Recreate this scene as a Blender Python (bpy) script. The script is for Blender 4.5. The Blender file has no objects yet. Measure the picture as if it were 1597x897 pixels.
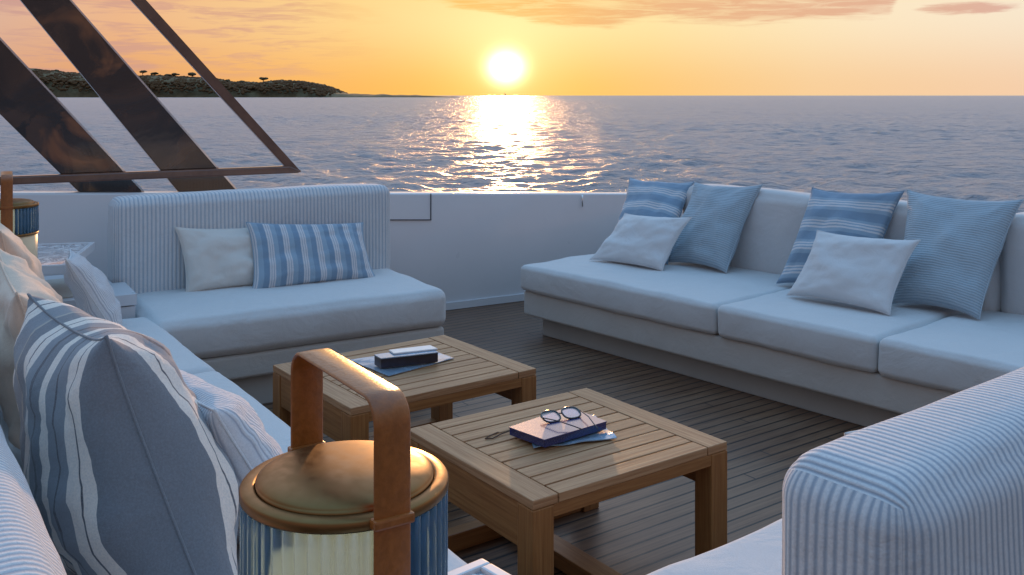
import bpy, bmesh, math, random
import numpy as np
from mathutils import Vector, Matrix, noise
R = math.radians
random.seed(7); rng = np.random.default_rng(7)
scene = bpy.context.scene
COL = scene.collection
# ------------------------------------------------------------------ camera
F = 1500.0; CX = 798.5; HZ = 149.0; CAMH = 1.5
cd = bpy.data.cameras.new('camera'); cam = bpy.data.objects.new('camera', cd); COL.objects.link(cam)
cam.location = (0, 0, CAMH); cam.rotation_euler = (R(90), 0, 0)
cd.sensor_width = 36; cd.sensor_fit = 'HORIZONTAL'; cd.lens = 36*F/1597
cd.shift_y = -(448.5-HZ)/1597; cd.clip_start = 0.05; cd.clip_end = 100000
scene.camera = cam
# ------------------------------------------------------------------ world
SUN_AZ = -0.0063; SUN_EL = 0.0293
w = bpy.data.worlds.new('World'); scene.world = w; w.use_nodes = True
nt = w.node_tree; nt.nodes.clear()
def NB(tree):
    """tiny node helper"""
    class B: pass
    b = B(); N = tree.nodes; L = tree.links
    def put(sock, v):
        if v is None: return
        if hasattr(v, 'is_linked') or isinstance(v, bpy.types.NodeSocket): L.new(v, sock)
        else:
            if isinstance(v, (tuple, list)) and sock.type == 'RGBA' and len(v) == 3: v = (*v, 1)
            sock.default_value = v
    def math_(op, a, c=None, d=None, clamp=False):
        n = N.new('ShaderNodeMath'); n.operation = op; n.use_clamp = clamp
        put(n.inputs[0], a); put(n.inputs[1], c); put(n.inputs[2], d); return n.outputs[0]
    def mix(f, a, c, mode='MIX'):
        n = N.new('ShaderNodeMix'); n.data_type = 'RGBA'; n.blend_type = mode; n.clamp_factor = True
        put(n.inputs[0], f); put(n.inputs[6], a); put(n.inputs[7], c); return n.outputs[2]
    def ramp(f, stops, interp='LINEAR'):
        n = N.new('ShaderNodeValToRGB'); n.color_ramp.interpolation = interp
        e = n.color_ramp.elements
        e.remove(e[1])
        for k, (p, c) in enumerate(stops):
            if isinstance(c, (int, float)): c = (c, c, c)
            if k == 0: e[0].position = p; e[0].color = (*c, 1)
            else: x = e.new(min(p, 1.0)); x.color = (*c, 1)
        put(n.inputs[0], f); return n.outputs[0]
    def mapr(v, a, c, d=0.0, e=1.0, smooth=True):
        n = N.new('ShaderNodeMapRange'); n.interpolation_type = 'SMOOTHSTEP' if smooth else 'LINEAR'
        put(n.inputs[0], v)
        for k, x in enumerate((a, c, d, e)): put(n.inputs[k+1], x)
        return n.outputs[0]
    def noise_(vec, scale, detail=2, rough=.5, dist=0.0):
        n = N.new('ShaderNodeTexNoise'); put(n.inputs['Vector'], vec); n.inputs['Scale'].default_value = scale
        n.inputs['Detail'].default_value = detail; n.inputs['Roughness'].default_value = rough; n.inputs['Distortion'].default_value = dist
        return n.outputs[0]
    def comb(x, y, z):
        n = N.new('ShaderNodeCombineXYZ'); put(n.inputs[0], x); put(n.inputs[1], y); put(n.inputs[2], z); return n.outputs[0]
    def sep(v):
        n = N.new('ShaderNodeSeparateXYZ'); put(n.inputs[0], v); return n.outputs
    def coord(which):
        n = N.new('ShaderNodeTexCoord'); return n.outputs[which]
    def mapping(v, sc=(1,1,1), rot=(0,0,0), loc=(0,0,0)):
        n = N.new('ShaderNodeMapping'); put(n.inputs[0], v); n.inputs[1].default_value = loc; n.inputs[2].default_value = rot; n.inputs[3].default_value = sc
        return n.outputs[0]
    def bump(h, strength=.3, dist=.01, normal=None):
        n = N.new('ShaderNodeBump'); n.inputs['Strength'].default_value = strength; n.inputs['Distance'].default_value = dist
        put(n.inputs['Height'], h)
        if normal is not None: put(n.inputs['Normal'], normal)
        return n.outputs[0]
    b.N, b.L, b.put, b.m, b.mix, b.ramp, b.mapr, b.noise, b.comb, b.sep, b.coord, b.mapping, b.bump = N, L, put, math_, mix, ramp, mapr, noise_, comb, sep, coord, mapping, bump
    return b
b = NB(nt)
d = b.sep(b.coord('Generated'))
az = b.m('ARCTAN2', d[0], d[1]); el = b.m('ARCSINE', d[2])
a01 = b.mapr(az, -.6, .6, smooth=False)
hor = b.ramp(a01, [(0, (.62,.36,.30)), (.16, (.80,.37,.15)), (.33, (.97,.47,.12)), (.47, (1.0,.51,.085)), (.56, (1.0,.54,.12)), (.75, (.95,.62,.32)), (1, (.90,.62,.45))])
upp = b.ramp(a01, [(0, (.62,.42,.38)), (.18, (.86,.48,.26)), (.36, (1.0,.66,.27)), (.5, (1.0,.78,.34)), (.62, (1.0,.77,.38)), (.8, (.98,.80,.55)), (1, (.92,.80,.66))])
low = b.mix(b.mapr(el, 0.0, .085), hor, upp)
side = b.mapr(b.m('ABSOLUTE', az), .45, 1.7)
low = b.mix(side, low, (.24,.19,.21))
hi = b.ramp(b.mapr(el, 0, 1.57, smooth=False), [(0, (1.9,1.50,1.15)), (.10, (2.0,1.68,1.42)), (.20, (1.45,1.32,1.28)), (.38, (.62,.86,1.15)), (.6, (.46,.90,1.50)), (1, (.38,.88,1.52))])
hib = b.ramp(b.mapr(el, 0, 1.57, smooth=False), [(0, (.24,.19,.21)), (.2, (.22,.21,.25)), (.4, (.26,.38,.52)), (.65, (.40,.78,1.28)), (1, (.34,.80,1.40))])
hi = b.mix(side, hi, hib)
sky = b.N.new('ShaderNodeTexSky'); sky.sky_type = 'NISHITA'; sky.sun_disc = False
sky.sun_elevation = SUN_EL; sky.sun_rotation = SUN_AZ; sky.air_density = 1.0; sky.dust_density = 1.5
skyc = b.mix(1.0, sky.outputs[0], (.55, .55, .55), 'MULTIPLY')
hi = b.mix(.12, hi, skyc)
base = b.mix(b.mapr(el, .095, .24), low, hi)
# clouds
cv = b.comb(b.m('MULTIPLY', az, 5.0), b.m('MULTIPLY', el, 34.0), 0.0)
n1 = b.noise(cv, 2.2, 5, .55, .4); n2 = b.noise(b.mapping(cv, loc=(7.3, 2.1, 0)), 1.1, 5, .6, .6)
bnd = b.ramp(b.mapr(az, -.2, .45, smooth=False), [(0, 1.0), (.13, .96), (.25, .85), (.35, .68), (.46, .66), (.52, .73), (.62, .70), (.71, .67), (.80, .71), (.885, .76), (.91, 1.0), (1, 1.0)])
bel = b.m('MULTIPLY', bnd, .105)
n3 = b.noise(b.comb(b.m('MULTIPLY', az, 16.0), b.m('MULTIPLY', el, 190.0), 1.0), 1.0, 6, .65, 1.2)
cm = b.mapr(b.m('ADD', b.m('ADD', b.m('SUBTRACT', el, bel), b.m('MULTIPLY', b.m('SUBTRACT', n1, .5), .024)), b.m('MULTIPLY', b.m('SUBTRACT', n3, .5), .011)), -.003, .008)
cm = b.m('MULTIPLY', cm, b.mapr(n3, .34, .60, .50, 1.0))
cm = b.m('MULTIPLY', cm, b.mapr(n2, .34, .50, .45, 1.0))
cm = b.m('MULTIPLY', cm, b.mapr(el, .16, .30, 1.0, 0.0))
r2x = b.m('DIVIDE', b.m('SUBTRACT', az, .441), .042); r2y = b.m('DIVIDE', b.m('SUBTRACT', el, .0815), .0055)
rr = b.m('ADD', b.m('MULTIPLY', r2x, r2x), b.m('MULTIPLY', r2y, r2y))
c2 = b.mapr(b.m('ADD', rr, b.m('ADD', b.m('MULTIPLY', b.m('SUBTRACT', n1, .5), 2.0), b.m('MULTIPLY', b.m('SUBTRACT', n3, .5), 2.6))), .2, 1.5, 1.0, 0.0)
st = b.m('MULTIPLY', b.mapr(b.m('ADD', b.m('MULTIPLY', n1, .6), b.m('MULTIPLY', n3, .4)), .46, .60), b.mapr(az, -.10, -.26))
st = b.m('MULTIPLY', st, b.mapr(el, .012, .03)); st = b.m('MULTIPLY', st, b.mapr(el, .14, .3, 1.0, 0.0)); st = b.m('MULTIPLY', st, .8)
ccol = b.ramp(a01, [(0, (.52,.30,.30)), (.3, (.70,.36,.25)), (.42, (1.0,.50,.11)), (.53, (.93,.46,.14)), (.64, (.84,.44,.23)), (.85, (.74,.42,.30)), (1, (.7,.45,.42))])
allc = b.m('MAXIMUM', b.m('MAXIMUM', cm, c2), st)
base = b.mix(b.m('MULTIPLY', allc, .92), base, ccol)
# broken high cloud above the frame, gives the sea varied reflections
hc = b.m('MULTIPLY', b.mapr(b.noise(b.comb(b.m('MULTIPLY', az, 2.5), b.m('MULTIPLY', el, 8.0), 3.0), 1.6, 5, .6), .48, .66), b.mapr(el, .13, .25))
hc = b.m('MULTIPLY', hc, b.mapr(el, .6, 1.1, .35, .0))
base = b.mix(hc, base, (.86, .72, .70))
# sun glow and disc
sx = b.m('SUBTRACT', az, SUN_AZ); sy = b.m('SUBTRACT', el, SUN_EL)
r = b.m('SQRT', b.m('ADD', b.m('MULTIPLY', sx, sx), b.m('MULTIPLY', b.m('MULTIPLY', sy, sy), 1.25)))
g1 = b.m('EXPONENT', b.m('MULTIPLY', b.m('POWER', b.m('DIVIDE', r, .0155), 2.0), -1.0))
g2 = b.m('EXPONENT', b.m('MULTIPLY', b.m('DIVIDE', r, .034), -1.0))
g3 = b.m('EXPONENT', b.m('MULTIPLY', b.m('DIVIDE', r, .13), -1.0))
glow = b.mix(1.0, (0,0,0), (1,1,1))
def scaled(f, c):
    n = b.N.new('ShaderNodeVectorMath'); n.operation = 'SCALE'; n.inputs[0].default_value = c; b.L.new(f, n.inputs['Scale']); return n.outputs[0]
def addv(a, c):
    n = b.N.new('ShaderNodeVectorMath'); n.operation = 'ADD'; b.L.new(a, n.inputs[0]); b.L.new(c, n.inputs[1]); return n.outputs[0]
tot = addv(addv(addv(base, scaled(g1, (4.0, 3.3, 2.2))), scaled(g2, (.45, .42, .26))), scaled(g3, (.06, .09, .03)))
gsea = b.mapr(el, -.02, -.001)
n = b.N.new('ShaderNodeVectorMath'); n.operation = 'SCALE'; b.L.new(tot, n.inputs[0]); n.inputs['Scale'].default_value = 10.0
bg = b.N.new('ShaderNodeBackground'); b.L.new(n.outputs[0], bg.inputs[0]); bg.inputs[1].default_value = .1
wo = b.N.new('ShaderNodeOutputWorld'); b.L.new(bg.outputs[0], wo.inputs[0])
# ------------------------------------------------------------------ sun lamp
sd = bpy.data.lights.new('sun', 'SUN'); sun = bpy.data.objects.new('sun', sd); COL.objects.link(sun)
sd.energy = 2.5; sd.angle = R(2.0); sd.color = (1.0, .50, .19); LAMP_EL = R(4.4)
sdir = Vector((math.sin(SUN_AZ)*math.cos(LAMP_EL), math.cos(SUN_AZ)*math.cos(LAMP_EL), math.sin(LAMP_EL)))
sun.rotation_euler = sdir.to_track_quat('Z', 'Y').to_euler(); sun.location = (0, 20, 10)
# ------------------------------------------------------------------ view
vs = scene.view_settings; vs.view_transform = 'Standard'; vs.look = 'None'; vs.gamma = 1; vs.exposure = 0.0; vs.use_curve_mapping = False

# ================================================================== materials
def mat(name, rough=.6, metal=0.0, spec=.5):
    m = bpy.data.materials.new(name); m.use_nodes = True
    q = NB(m.node_tree); p = m.node_tree.nodes['Principled BSDF']
    p.inputs['Roughness'].default_value = rough; p.inputs['Metallic'].default_value = metal; p.inputs['Specular IOR Level'].default_value = spec
    q.p = p
    return m, q
def fabric_finish(q, extra=None, weave=1.0, sheen=.25):
    o = q.coord('Object')
    wv = q.m('ADD', q.noise(q.mapping(o, sc=(1,1,3)), 420, 2), q.noise(q.mapping(o, sc=(3,1,1)), 420, 2))
    cr = q.noise(o, 7.0, 5, .55, .6)
    nrm = q.bump(cr, .32, .03)
    nrm = q.bump(wv, .35*weave, .002, nrm)
    if extra is not None: nrm = q.bump(extra, .38, .003, nrm)
    q.put(q.p.inputs['Normal'], nrm)
    q.p.inputs['Sheen Weight'].default_value = sheen; q.p.inputs['Sheen Roughness'].default_value = .5
def plain_fabric(name, col, var=.06, weave=1.0):
    m, q = mat(name, .9, 0, .2)
    o = q.coord('Object')
    f = q.noise(o, 3.5, 4, .6); f2 = q.noise(q.mapping(o, sc=(1,1,5)), 260, 3, .6)
    c = q.mix(q.mapr(f, .35, .65), tuple(x*(1-var) for x in col), col)
    c = q.mix(q.mapr(f2, .35, .7), tuple(x*.9 for x in col), c)
    q.put(q.p.inputs['Base Color'], c); fabric_finish(q, weave=weave); return m
def stripe_fabric(name, period, stops, axis=0, rib=0.0, warp=.0, wavyness=.0, interp='LINEAR'):
    m, q = mat(name, .9, 0, .2)
    uv = q.sep(q.coord('UV')); o = q.coord('Object')
    u = uv[axis]
    if wavyness: u = q.m('ADD', u, q.m('MULTIPLY', q.m('SUBTRACT', q.noise(o, 5, 2), .5), wavyness))
    t = q.m('FRACT', q.m('DIVIDE', u, period))
    c = q.ramp(t, stops, interp)
    f2 = q.noise(o, 240, 3, .6)
    c = q.mix(q.mapr(f2, .3, .75, .0, .28), c, (.30,.33,.38))
    q.put(q.p.inputs['Base Color'], c)
    ex = None
    if rib: ex = q.m('SINE', q.m('MULTIPLY', q.m('DIVIDE', u, rib), 2*math.pi))
    fabric_finish(q, ex); return m
def hard(stops, e=.004):
    out = [];
    for k, (p, c) in enumerate(stops):
        if k: out.append((max(p-e, 0), stops[k-1][1]))
        out.append((p, c))
    return out
M = {}
M['linen'] = plain_fabric('pale linen', (.63,.64,.65))
M['base_cloth'] = plain_fabric('grey-beige linen', (.56,.53,.50))
M['cream'] = plain_fabric('cream linen', (.72,.70,.66))
M['white_cotton'] = plain_fabric('white cotton', (.68,.70,.72))
M['taupe'] = plain_fabric('taupe fabric', (.55,.50,.44))
M['peach'] = plain_fabric('warm ivory cotton', (.76,.60,.47))
M['ticking'] = stripe_fabric('ticking stripe fabric', .0155, [(0,(.68,.69,.70)),(.40,(.67,.68,.70)),(.62,(.36,.41,.48)),(.80,(.36,.41,.48)),(1,(.68,.69,.70))], 0, .0155)
M['ticking_soft'] = stripe_fabric('soft ticking fabric', .021, [(0,(.70,.72,.74)),(.45,(.70,.72,.74)),(.65,(.42,.50,.58)),(.85,(.42,.50,.58)),(1,(.70,.72,.74))], 0, .021)
M['rib_blue'] = stripe_fabric('ribbed blue fabric', .0125, [(0,(.42,.52,.59)),(.5,(.40,.50,.57)),(.8,(.23,.33,.41)),(1,(.42,.52,.59))], 1, .0125, wavyness=.008)
M['rib_white'] = stripe_fabric('ribbed white fabric', .0125, [(0,(.70,.71,.73)),(.5,(.68,.69,.72)),(.78,(.36,.39,.46)),(1,(.70,.71,.73))], 0, .0125, wavyness=.008)
BL1, BL2, WH = (.20,.31,.43), (.30,.42,.53), (.66,.66,.68)
band = hard([(0,BL1),(.26,BL2),(.42,WH),(.50,BL2),(.56,WH),(.64,BL2),(.70,WH),(.76,BL2),(.88,BL1)])
M['stripe_v'] = stripe_fabric('blue awning stripe fabric', .092, hard([(0,BL2),(.30,WH),(.38,(.34,.40,.48)),(.42,WH),(.52,(.34,.40,.48)),(.56,WH),(.66,BL1)]), 0)
M['stripe_h'] = stripe_fabric('blue banded fabric', .135, band, 1, 0, 0, .012)
GR, GR2, CRM, DK = (.18,.19,.21), (.235,.25,.275), (.84,.74,.65), (.10,.09,.10)
big = [(0,GR),(.042,CRM),(.069,DK),(.075,CRM),(.108,GR2),(.150,DK),(.156,GR2),(.185,CRM),(.212,GR),(.25,DK),(.262,GR2),(.30,CRM),(.33,DK),(.335,CRM),(.365,GR),(.42,(.42,.38,.33)),(.43,GR2),(.50,CRM),(.53,DK),(.535,CRM),(.56,GR)]
M['stripe_big'] = stripe_fabric('grey and cream broad stripe fabric', .6, [(p/.6,c) for p,c in big], 0, 0, 0, .012, 'CONSTANT')

def simple(name, col, rough=.5, metal=0, spec=.5, nscale=20, var=.1, bmp=.05, coat=0):
    m, q = mat(name, rough, metal, spec); o = q.coord('Object')
    f = q.noise(o, nscale, 4, .6)
    q.put(q.p.inputs['Base Color'], q.mix(q.mapr(f, .3, .7), tuple(x*(1-var) for x in col), col))
    q.put(q.p.inputs['Roughness'], q.mapr(q.noise(o, nscale*2, 3), .3, .7, rough*.85, rough*1.15))
    if bmp: q.put(q.p.inputs['Normal'], q.bump(f, bmp, .01))
    q.p.inputs['Coat Weight'].default_value = coat; q.p.inputs['Coat Roughness'].default_value = .08
    return m
M['gelcoat'] = simple('white gelcoat', (.66,.67,.70), .32, 0, .5, 1.2, .05, .03, .35)
M['gelseam'] = simple('dark sealant', (.06,.06,.07), .7)
M['base_paint'] = simple('ivory lacquer', (.46,.43,.40), .45, 0, .4, 3, .08, .02, .1)
M['chrome'] = simple('polished steel', (.75,.74,.72), .15, 1.0, .5, 30, .05, 0)
M['brass'] = simple('satin bronze', (.23,.12,.045), .42, 1.0, .5, 25, .06, .0)
M['brass_dark'] = simple('dark bronze', (.28,.15,.06), .35, 1.0, .5, 60, .2, .02)
M['leather'] = simple('tan leather', (.36,.11,.02), .36, 0, .5, 90, .25, .10, .15)
M['navy'] = simple('navy cloth cover', (.012,.022,.14), .25, 0, .6, 200, .15, .02, .7)
M['dark_cover'] = simple('dark book cover', (.018,.016,.035), .35, 0, .5, 40, .4, 0, .3)
M['paper'] = simple('page edges', (.72,.70,.66), .8, 0, .2, 300, .15, .1)
M['magazine'] = simple('glossy magazine cover', (.30,.42,.55), .25, 0, .5, 9, .35, 0, .4)
M['white_card'] = simple('white booklet', (.80,.78,.78), .35, 0, .5, 30, .05, 0, .2)
M['black'] = simple('black acetate', (.02,.016,.02), .2, 0, .6, 60, .2, 0, .5)
M['cord'] = simple('brown cord', (.09,.045,.025), .7)
M['frosted'] = simple('ivory ceramic', (.80,.66,.44), .45, 0, .4, 12, .06, .02)
M['black_plastic'] = simple('black tab', (.02,.02,.02), .5)
# lens glass
m, q = mat('spectacle lens', .03); q.p.inputs['Transmission Weight'].default_value = 1; q.p.inputs['Base Color'].default_value = (.72,.74,.86,1); q.p.inputs['IOR'].default_value = 1.2; M['lens'] = m
# teak
def teak(name, c1, c2, rough=.55):
    m, q = mat(name, rough, 0, .4)
    uv = q.coord('UV'); oi = q.N.new('ShaderNodeObjectInfo')
    f = q.noise(q.mapping(uv, sc=(2.2,60,1)), 1.6, 6, .65, .5); g = q.noise(q.mapping(uv, sc=(8,300,1)), 1, 3)
    geo = q.N.new('ShaderNodeNewGeometry')
    isl = geo.outputs['Random Per Island']
    c = q.mix(q.mapr(f, .3, .72), c1, c2)
    c = q.mix(q.m('MULTIPLY', isl, .35), c, tuple(x*.6 for x in c1))
    c = q.mix(q.mapr(g, .55, .8, 0, .35), c, tuple(x*.45 for x in c1))
    q.put(q.p.inputs['Base Color'], c); q.put(q.p.inputs['Normal'], q.bump(f, .25, .004)); return m
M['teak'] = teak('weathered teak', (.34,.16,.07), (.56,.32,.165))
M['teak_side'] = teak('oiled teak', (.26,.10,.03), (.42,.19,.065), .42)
# bronze-lacquered struts with dark and orange reflections painted into the colour
m, q = mat('lacquer with painted reflections', .10, 0, .7)
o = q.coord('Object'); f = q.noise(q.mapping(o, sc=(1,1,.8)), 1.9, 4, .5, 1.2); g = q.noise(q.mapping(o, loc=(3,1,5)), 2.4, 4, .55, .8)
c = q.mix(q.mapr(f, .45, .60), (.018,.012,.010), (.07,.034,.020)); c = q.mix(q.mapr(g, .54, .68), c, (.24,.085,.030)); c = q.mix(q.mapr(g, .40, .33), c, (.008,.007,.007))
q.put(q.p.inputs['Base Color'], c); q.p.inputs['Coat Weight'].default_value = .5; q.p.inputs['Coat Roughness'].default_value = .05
q.put(q.p.inputs['Normal'], q.bump(f, .15, .03)); M['painted_refl'] = m
M['rail'] = simple('varnished rail', (.16,.075,.045), .2, 0, .6, 8, .3, .02, .6)
# glossy white top, wavy water reflection painted into its colour as grey veins
m, q = mat('white top with painted water reflection', .12, 0, .6); o = q.coord('Object')
f = q.noise(o, 6.5, 6, .6, 2.5); v = q.m('ABSOLUTE', q.m('SUBTRACT', f, .5))
q.put(q.p.inputs['Base Color'], q.ramp(q.mapr(v, 0, .11, smooth=False), [(0,(.16,.17,.20)),(.3,(.42,.43,.47)),(.7,(.78,.78,.80)),(1,(.85,.85,.86))])); q.p.inputs['Coat Weight'].default_value = .6; M['painted_water'] = m
# fluted blue glass
m, q = mat('blue fluted glass', .20); q.p.inputs['Transmission Weight'].default_value = .60; q.p.inputs['Base Color'].default_value = (.15,.29,.45,1); q.p.inputs['IOR'].default_value = 1.09
q.p.inputs['Coat Weight'].default_value = .5
M['glass'] = m
m, q = mat('lit frosted core', .6); q.p.inputs['Base Color'].default_value = (.85,.80,.6,1)
uvz = q.sep(q.coord('Object'))[2]
q.p.inputs['Emission Color'].default_value = (1.0,.50,.20,1); q.p.inputs['Emission Strength'].default_value = 4.0; M['core'] = m
# deck planking
m, q = mat('teak deck planking', .42, 0, .5)
o = q.coord('Object'); s = q.sep(o); P = .064
t = q.m('DIVIDE', s[1], P); fr = q.m('FRACT', t); idx = q.m('FLOOR', t)
wn = q.N.new('ShaderNodeTexWhiteNoise'); wn.noise_dimensions = '1D'; q.L.new(idx, wn.inputs['W']); rv = wn.outputs['Value']
xo = q.m('ADD', s[0], q.m('MULTIPLY', rv, 7.0))
seam = q.m('MINIMUM', fr, q.m('SUBTRACT', 1.0, fr))
bx = q.m('FRACT', q.m('DIVIDE', xo, 2.3)); butt = q.m('MINIMUM', bx, q.m('SUBTRACT', 1.0, bx))
line = q.m('MINIMUM', q.mapr(seam, .055, .085), q.mapr(butt, .0010, .0018))
g = q.noise(q.comb(q.m('MULTIPLY', xo, 2.5), q.m('MULTIPLY', s[1], 70.0), rv), 1.3, 6, .65, .4)
c = q.mix(q.mapr(g, .3, .72), (.10,.045,.024), (.22,.115,.062))
c = q.mix(q.m('MULTIPLY', rv, .45), c, (.14,.075,.050))
big = q.noise(o, 1.3, 4, .6)
c = q.mix(q.mapr(big, .42, .7, 0, .4), c, (.27,.17,.11))
c = q.mix(line, (.012,.010,.010), c)
q.put(q.p.inputs['Base Color'], c)
q.put(q.p.inputs['Roughness'], q.mapr(big, .3, .7, .34, .55))
q.put(q.p.inputs['Normal'], q.bump(q.m('ADD', q.m('MULTIPLY', line, 1.0), q.m('MULTIPLY', g, .25)), .5, .003)); M['deck'] = m
# sea
m, q = mat('sea water', .30, 0, .5)
geo = q.N.new('ShaderNodeNewGeometry'); pos = geo.outputs['Position']
q.p.inputs['Base Color'].default_value = (.05,.09,.14,1); q.p.inputs['IOR'].default_value = 1.8
a1 = q.noise(q.mapping(pos, sc=(.6,1.0,1), rot=(0,0,.3)), 3.2, 6, .65, .3)
a2 = q.noise(q.mapping(pos, sc=(.6,1.0,1), rot=(0,0,-.2)), .55, 5, .65, .4)
a3 = q.noise(q.mapping(pos, sc=(.5,1.0,1)), .09, 6, .7, .4)
a4 = q.noise(q.mapping(pos, sc=(.35,1.0,1), rot=(0,0,.1)), .022, 5, .7, .4)
nn = q.bump(a4, .6, 4.0); nn = q.bump(a3, .7, 1.6, nn); nn = q.bump(a2, 1.0, .60, nn); nn = q.bump(a1, 1.0, .20, nn)
q.put(q.p.inputs['Normal'], nn)
df = q.N.new('ShaderNodeBsdfDiffuse'); df.inputs[0].default_value = (.44,.43,.46,1); q.put(df.inputs['Normal'], nn)
mx = q.N.new('ShaderNodeMixShader'); q.L.new(df.outputs[0], mx.inputs[1]); q.L.new(q.p.outputs[0], mx.inputs[2]); mx.inputs[0].default_value = .68
q.L.new(mx.outputs[0], [x for x in q.N if x.type == 'OUTPUT_MATERIAL'][0].inputs[0]); M['sea'] = m
def foliage(name, c1, c2):
    m, q = mat(name, .8, 0, .2); f = q.noise(q.coord('Object'), .12, 5, .7)
    q.put(q.p.inputs['Base Color'], q.mix(q.mapr(f, .35, .65), c1, c2)); return m
M['wood'] = foliage('far woodland', (.085,.042,.016), (.125,.066,.024))
M['pine'] = foliage('pine needles', (.06,.045,.02), (.11,.08,.035))
M['bark'] = foliage('pine bark', (.05,.03,.02), (.09,.05,.03))
M['land'] = foliage('headland rock', (.13,.10,.05), (.2,.15,.08))
M['sail'] = simple('sailcloth', (.30,.22,.2), .8)
M['hullwood'] = simple('dark hull', (.06,.05,.05), .5)

# ================================================================== geometry helpers
def link(o, parent=None):
    COL.objects.link(o)
    if parent is not None: o.parent = parent
    return o
def meshobj(name, verts, faces, m=None, parent=None, uvs=None, smooth=True, loc=(0,0,0), rotz=0):
    me = bpy.data.meshes.new(name); me.from_pydata([tuple(v) for v in verts], [], faces)
    if uvs is not None:
        l = me.uv_layers.new(name='UVMap')
        arr = np.array([uvs[k] for f in faces for k in f], dtype=float).ravel() if len(uvs) == len(verts) else np.array(uvs, dtype=float).ravel()
        l.data.foreach_set('uv', arr)
    if m: me.materials.append(m)
    me.update()
    if smooth: me.polygons.foreach_set('use_smooth', [True]*len(me.polygons))
    o = bpy.data.objects.new(name, me); link(o, parent); o.location = loc; o.rotation_euler = (0,0,rotz)
    return o
def thing(name, label, cat, loc=(0,0,0), rotz=0, group=None):
    o = bpy.data.objects.new(name, None); COL.objects.link(o); o.empty_display_size = .1
    o.location = loc; o.rotation_euler = (0,0,rotz); tag(o, label, cat, group); return o
def tag(o, label, cat, group=None):
    o['label'] = label; o['category'] = cat
    if group: o['group'] = group
    return o
def structure(o, kind='structure'): o['kind'] = kind; return o
class MB:
    def __init__(s): s.v=[]; s.f=[]; s.uv=[]
    def box(s, c, size, rot=None, bev=.0, axis=0):
        """bevelled box; uv runs along the given grain axis"""
        bm = bmesh.new(); bmesh.ops.create_cube(bm, size=1)
        bmesh.ops.scale(bm, vec=Vector(size), verts=bm.verts)
        if bev: bmesh.ops.bevel(bm, geom=list(bm.edges), offset=bev, segments=2, affect='EDGES', profile=.6)
        ou, ov = random.random()*9, random.random()*9
        bm.normal_update(); base = len(s.v); Mx = rot if rot is not None else Matrix.Identity(3)
        for v in bm.verts: s.v.append(Vector(c) + Mx @ v.co)
        others = [k for k in range(3) if k != axis]
        for f in bm.faces:
            s.f.append([base+v.index for v in f.verts])
            nrm = f.normal; ax = max(range(3), key=lambda k: abs(nrm[k]))
            w2 = [k for k in others if k != ax]; w2 = w2[0] if w2 else others[0]
            for v in f.verts:
                if ax == axis: s.uv.append((v.co[others[0]]*.3+ou, v.co[others[1]]+ov))
                else: s.uv.append((v.co[axis]+ou, v.co[w2]+ov))
        bm.free(); return s
    def tube(s, pts, r, n=8, closed=False):
        pts = [Vector(p) for p in pts]; base = len(s.v); K = len(pts); prev = None
        for k, p in enumerate(pts):
            a = pts[(k-1) % K] if (closed or k) else p; c = pts[(k+1) % K] if (closed or k < K-1) else p
            t = (c-a).normalized()
            up = prev if prev is not None else (Vector((0,0,1)) if abs(t.z) < .9 else Vector((1,0,0)))
            x = (up - t*up.dot(t)).normalized(); prev = x; y = t.cross(x)
            rr = r[k] if isinstance(r, (list, tuple)) else r
            for j in range(n):
                an = 2*math.pi*j/n; s.v.append(p + x*math.cos(an)*rr + y*math.sin(an)*rr)
        for k in range(K if closed else K-1):
            k2 = (k+1) % K
            for j in range(n):
                j2 = (j+1) % n; s.f.append([base+k*n+j, base+k*n+j2, base+k2*n+j2, base+k2*n+j]); s.uv += [(0.0, 0.0)]*4
        if not closed:
            s.f.append([base+j for j in reversed(range(n))]); s.uv += [(0,0)]*n
            s.f.append([base+(K-1)*n+j for j in range(n)]); s.uv += [(0,0)]*n
        return s
    def lathe(s, prof, n=64, c=(0,0,0), flute=0, fl_n=0, cap=False):
        base = len(s.v); K = len(prof)
        for (r, z) in prof:
            for j in range(n):
                an = 2*math.pi*j/n; rr = r*(1 + (flute*abs(math.sin(an*fl_n/2)) if fl_n else 0))
                s.v.append(Vector((c[0]+rr*math.cos(an), c[1]+rr*math.sin(an), c[2]+z)))
        for k in range(K-1):
            for j in range(n):
                j2 = (j+1) % n; s.f.append([base+k*n+j, base+k*n+j2, base+(k+1)*n+j2, base+(k+1)*n+j]); s.uv += [(j/n, k/K)]*4
        return s
    def prism(s, poly, z0, z1):
        base = len(s.v); n = len(poly)
        for z in (z0, z1):
            for p in poly: s.v.append(Vector((p[0], p[1], z)))
        s.f.append([base+j for j in reversed(range(n))]); s.uv += [(p[0],p[1]) for p in reversed(poly)]
        s.f.append([base+n+j for j in range(n)]); s.uv += [(p[0],p[1]) for p in poly]
        for j in range(n):
            j2 = (j+1) % n; s.f.append([base+j, base+j2, base+n+j2, base+n+j]); s.uv += [(j,0),(j+1,0),(j+1,1),(j,1)]
        return s
    def build(s, name, m, parent=None, smooth=False, **k):
        o = meshobj(name, s.v, s.f, m, parent, None, smooth, **k)
        l = o.data.uv_layers.new(name='UVMap'); l.data.foreach_set('uv', np.array(s.uv, dtype=float).ravel())
        if not smooth or smooth == 'auto': pass
        return o
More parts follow.
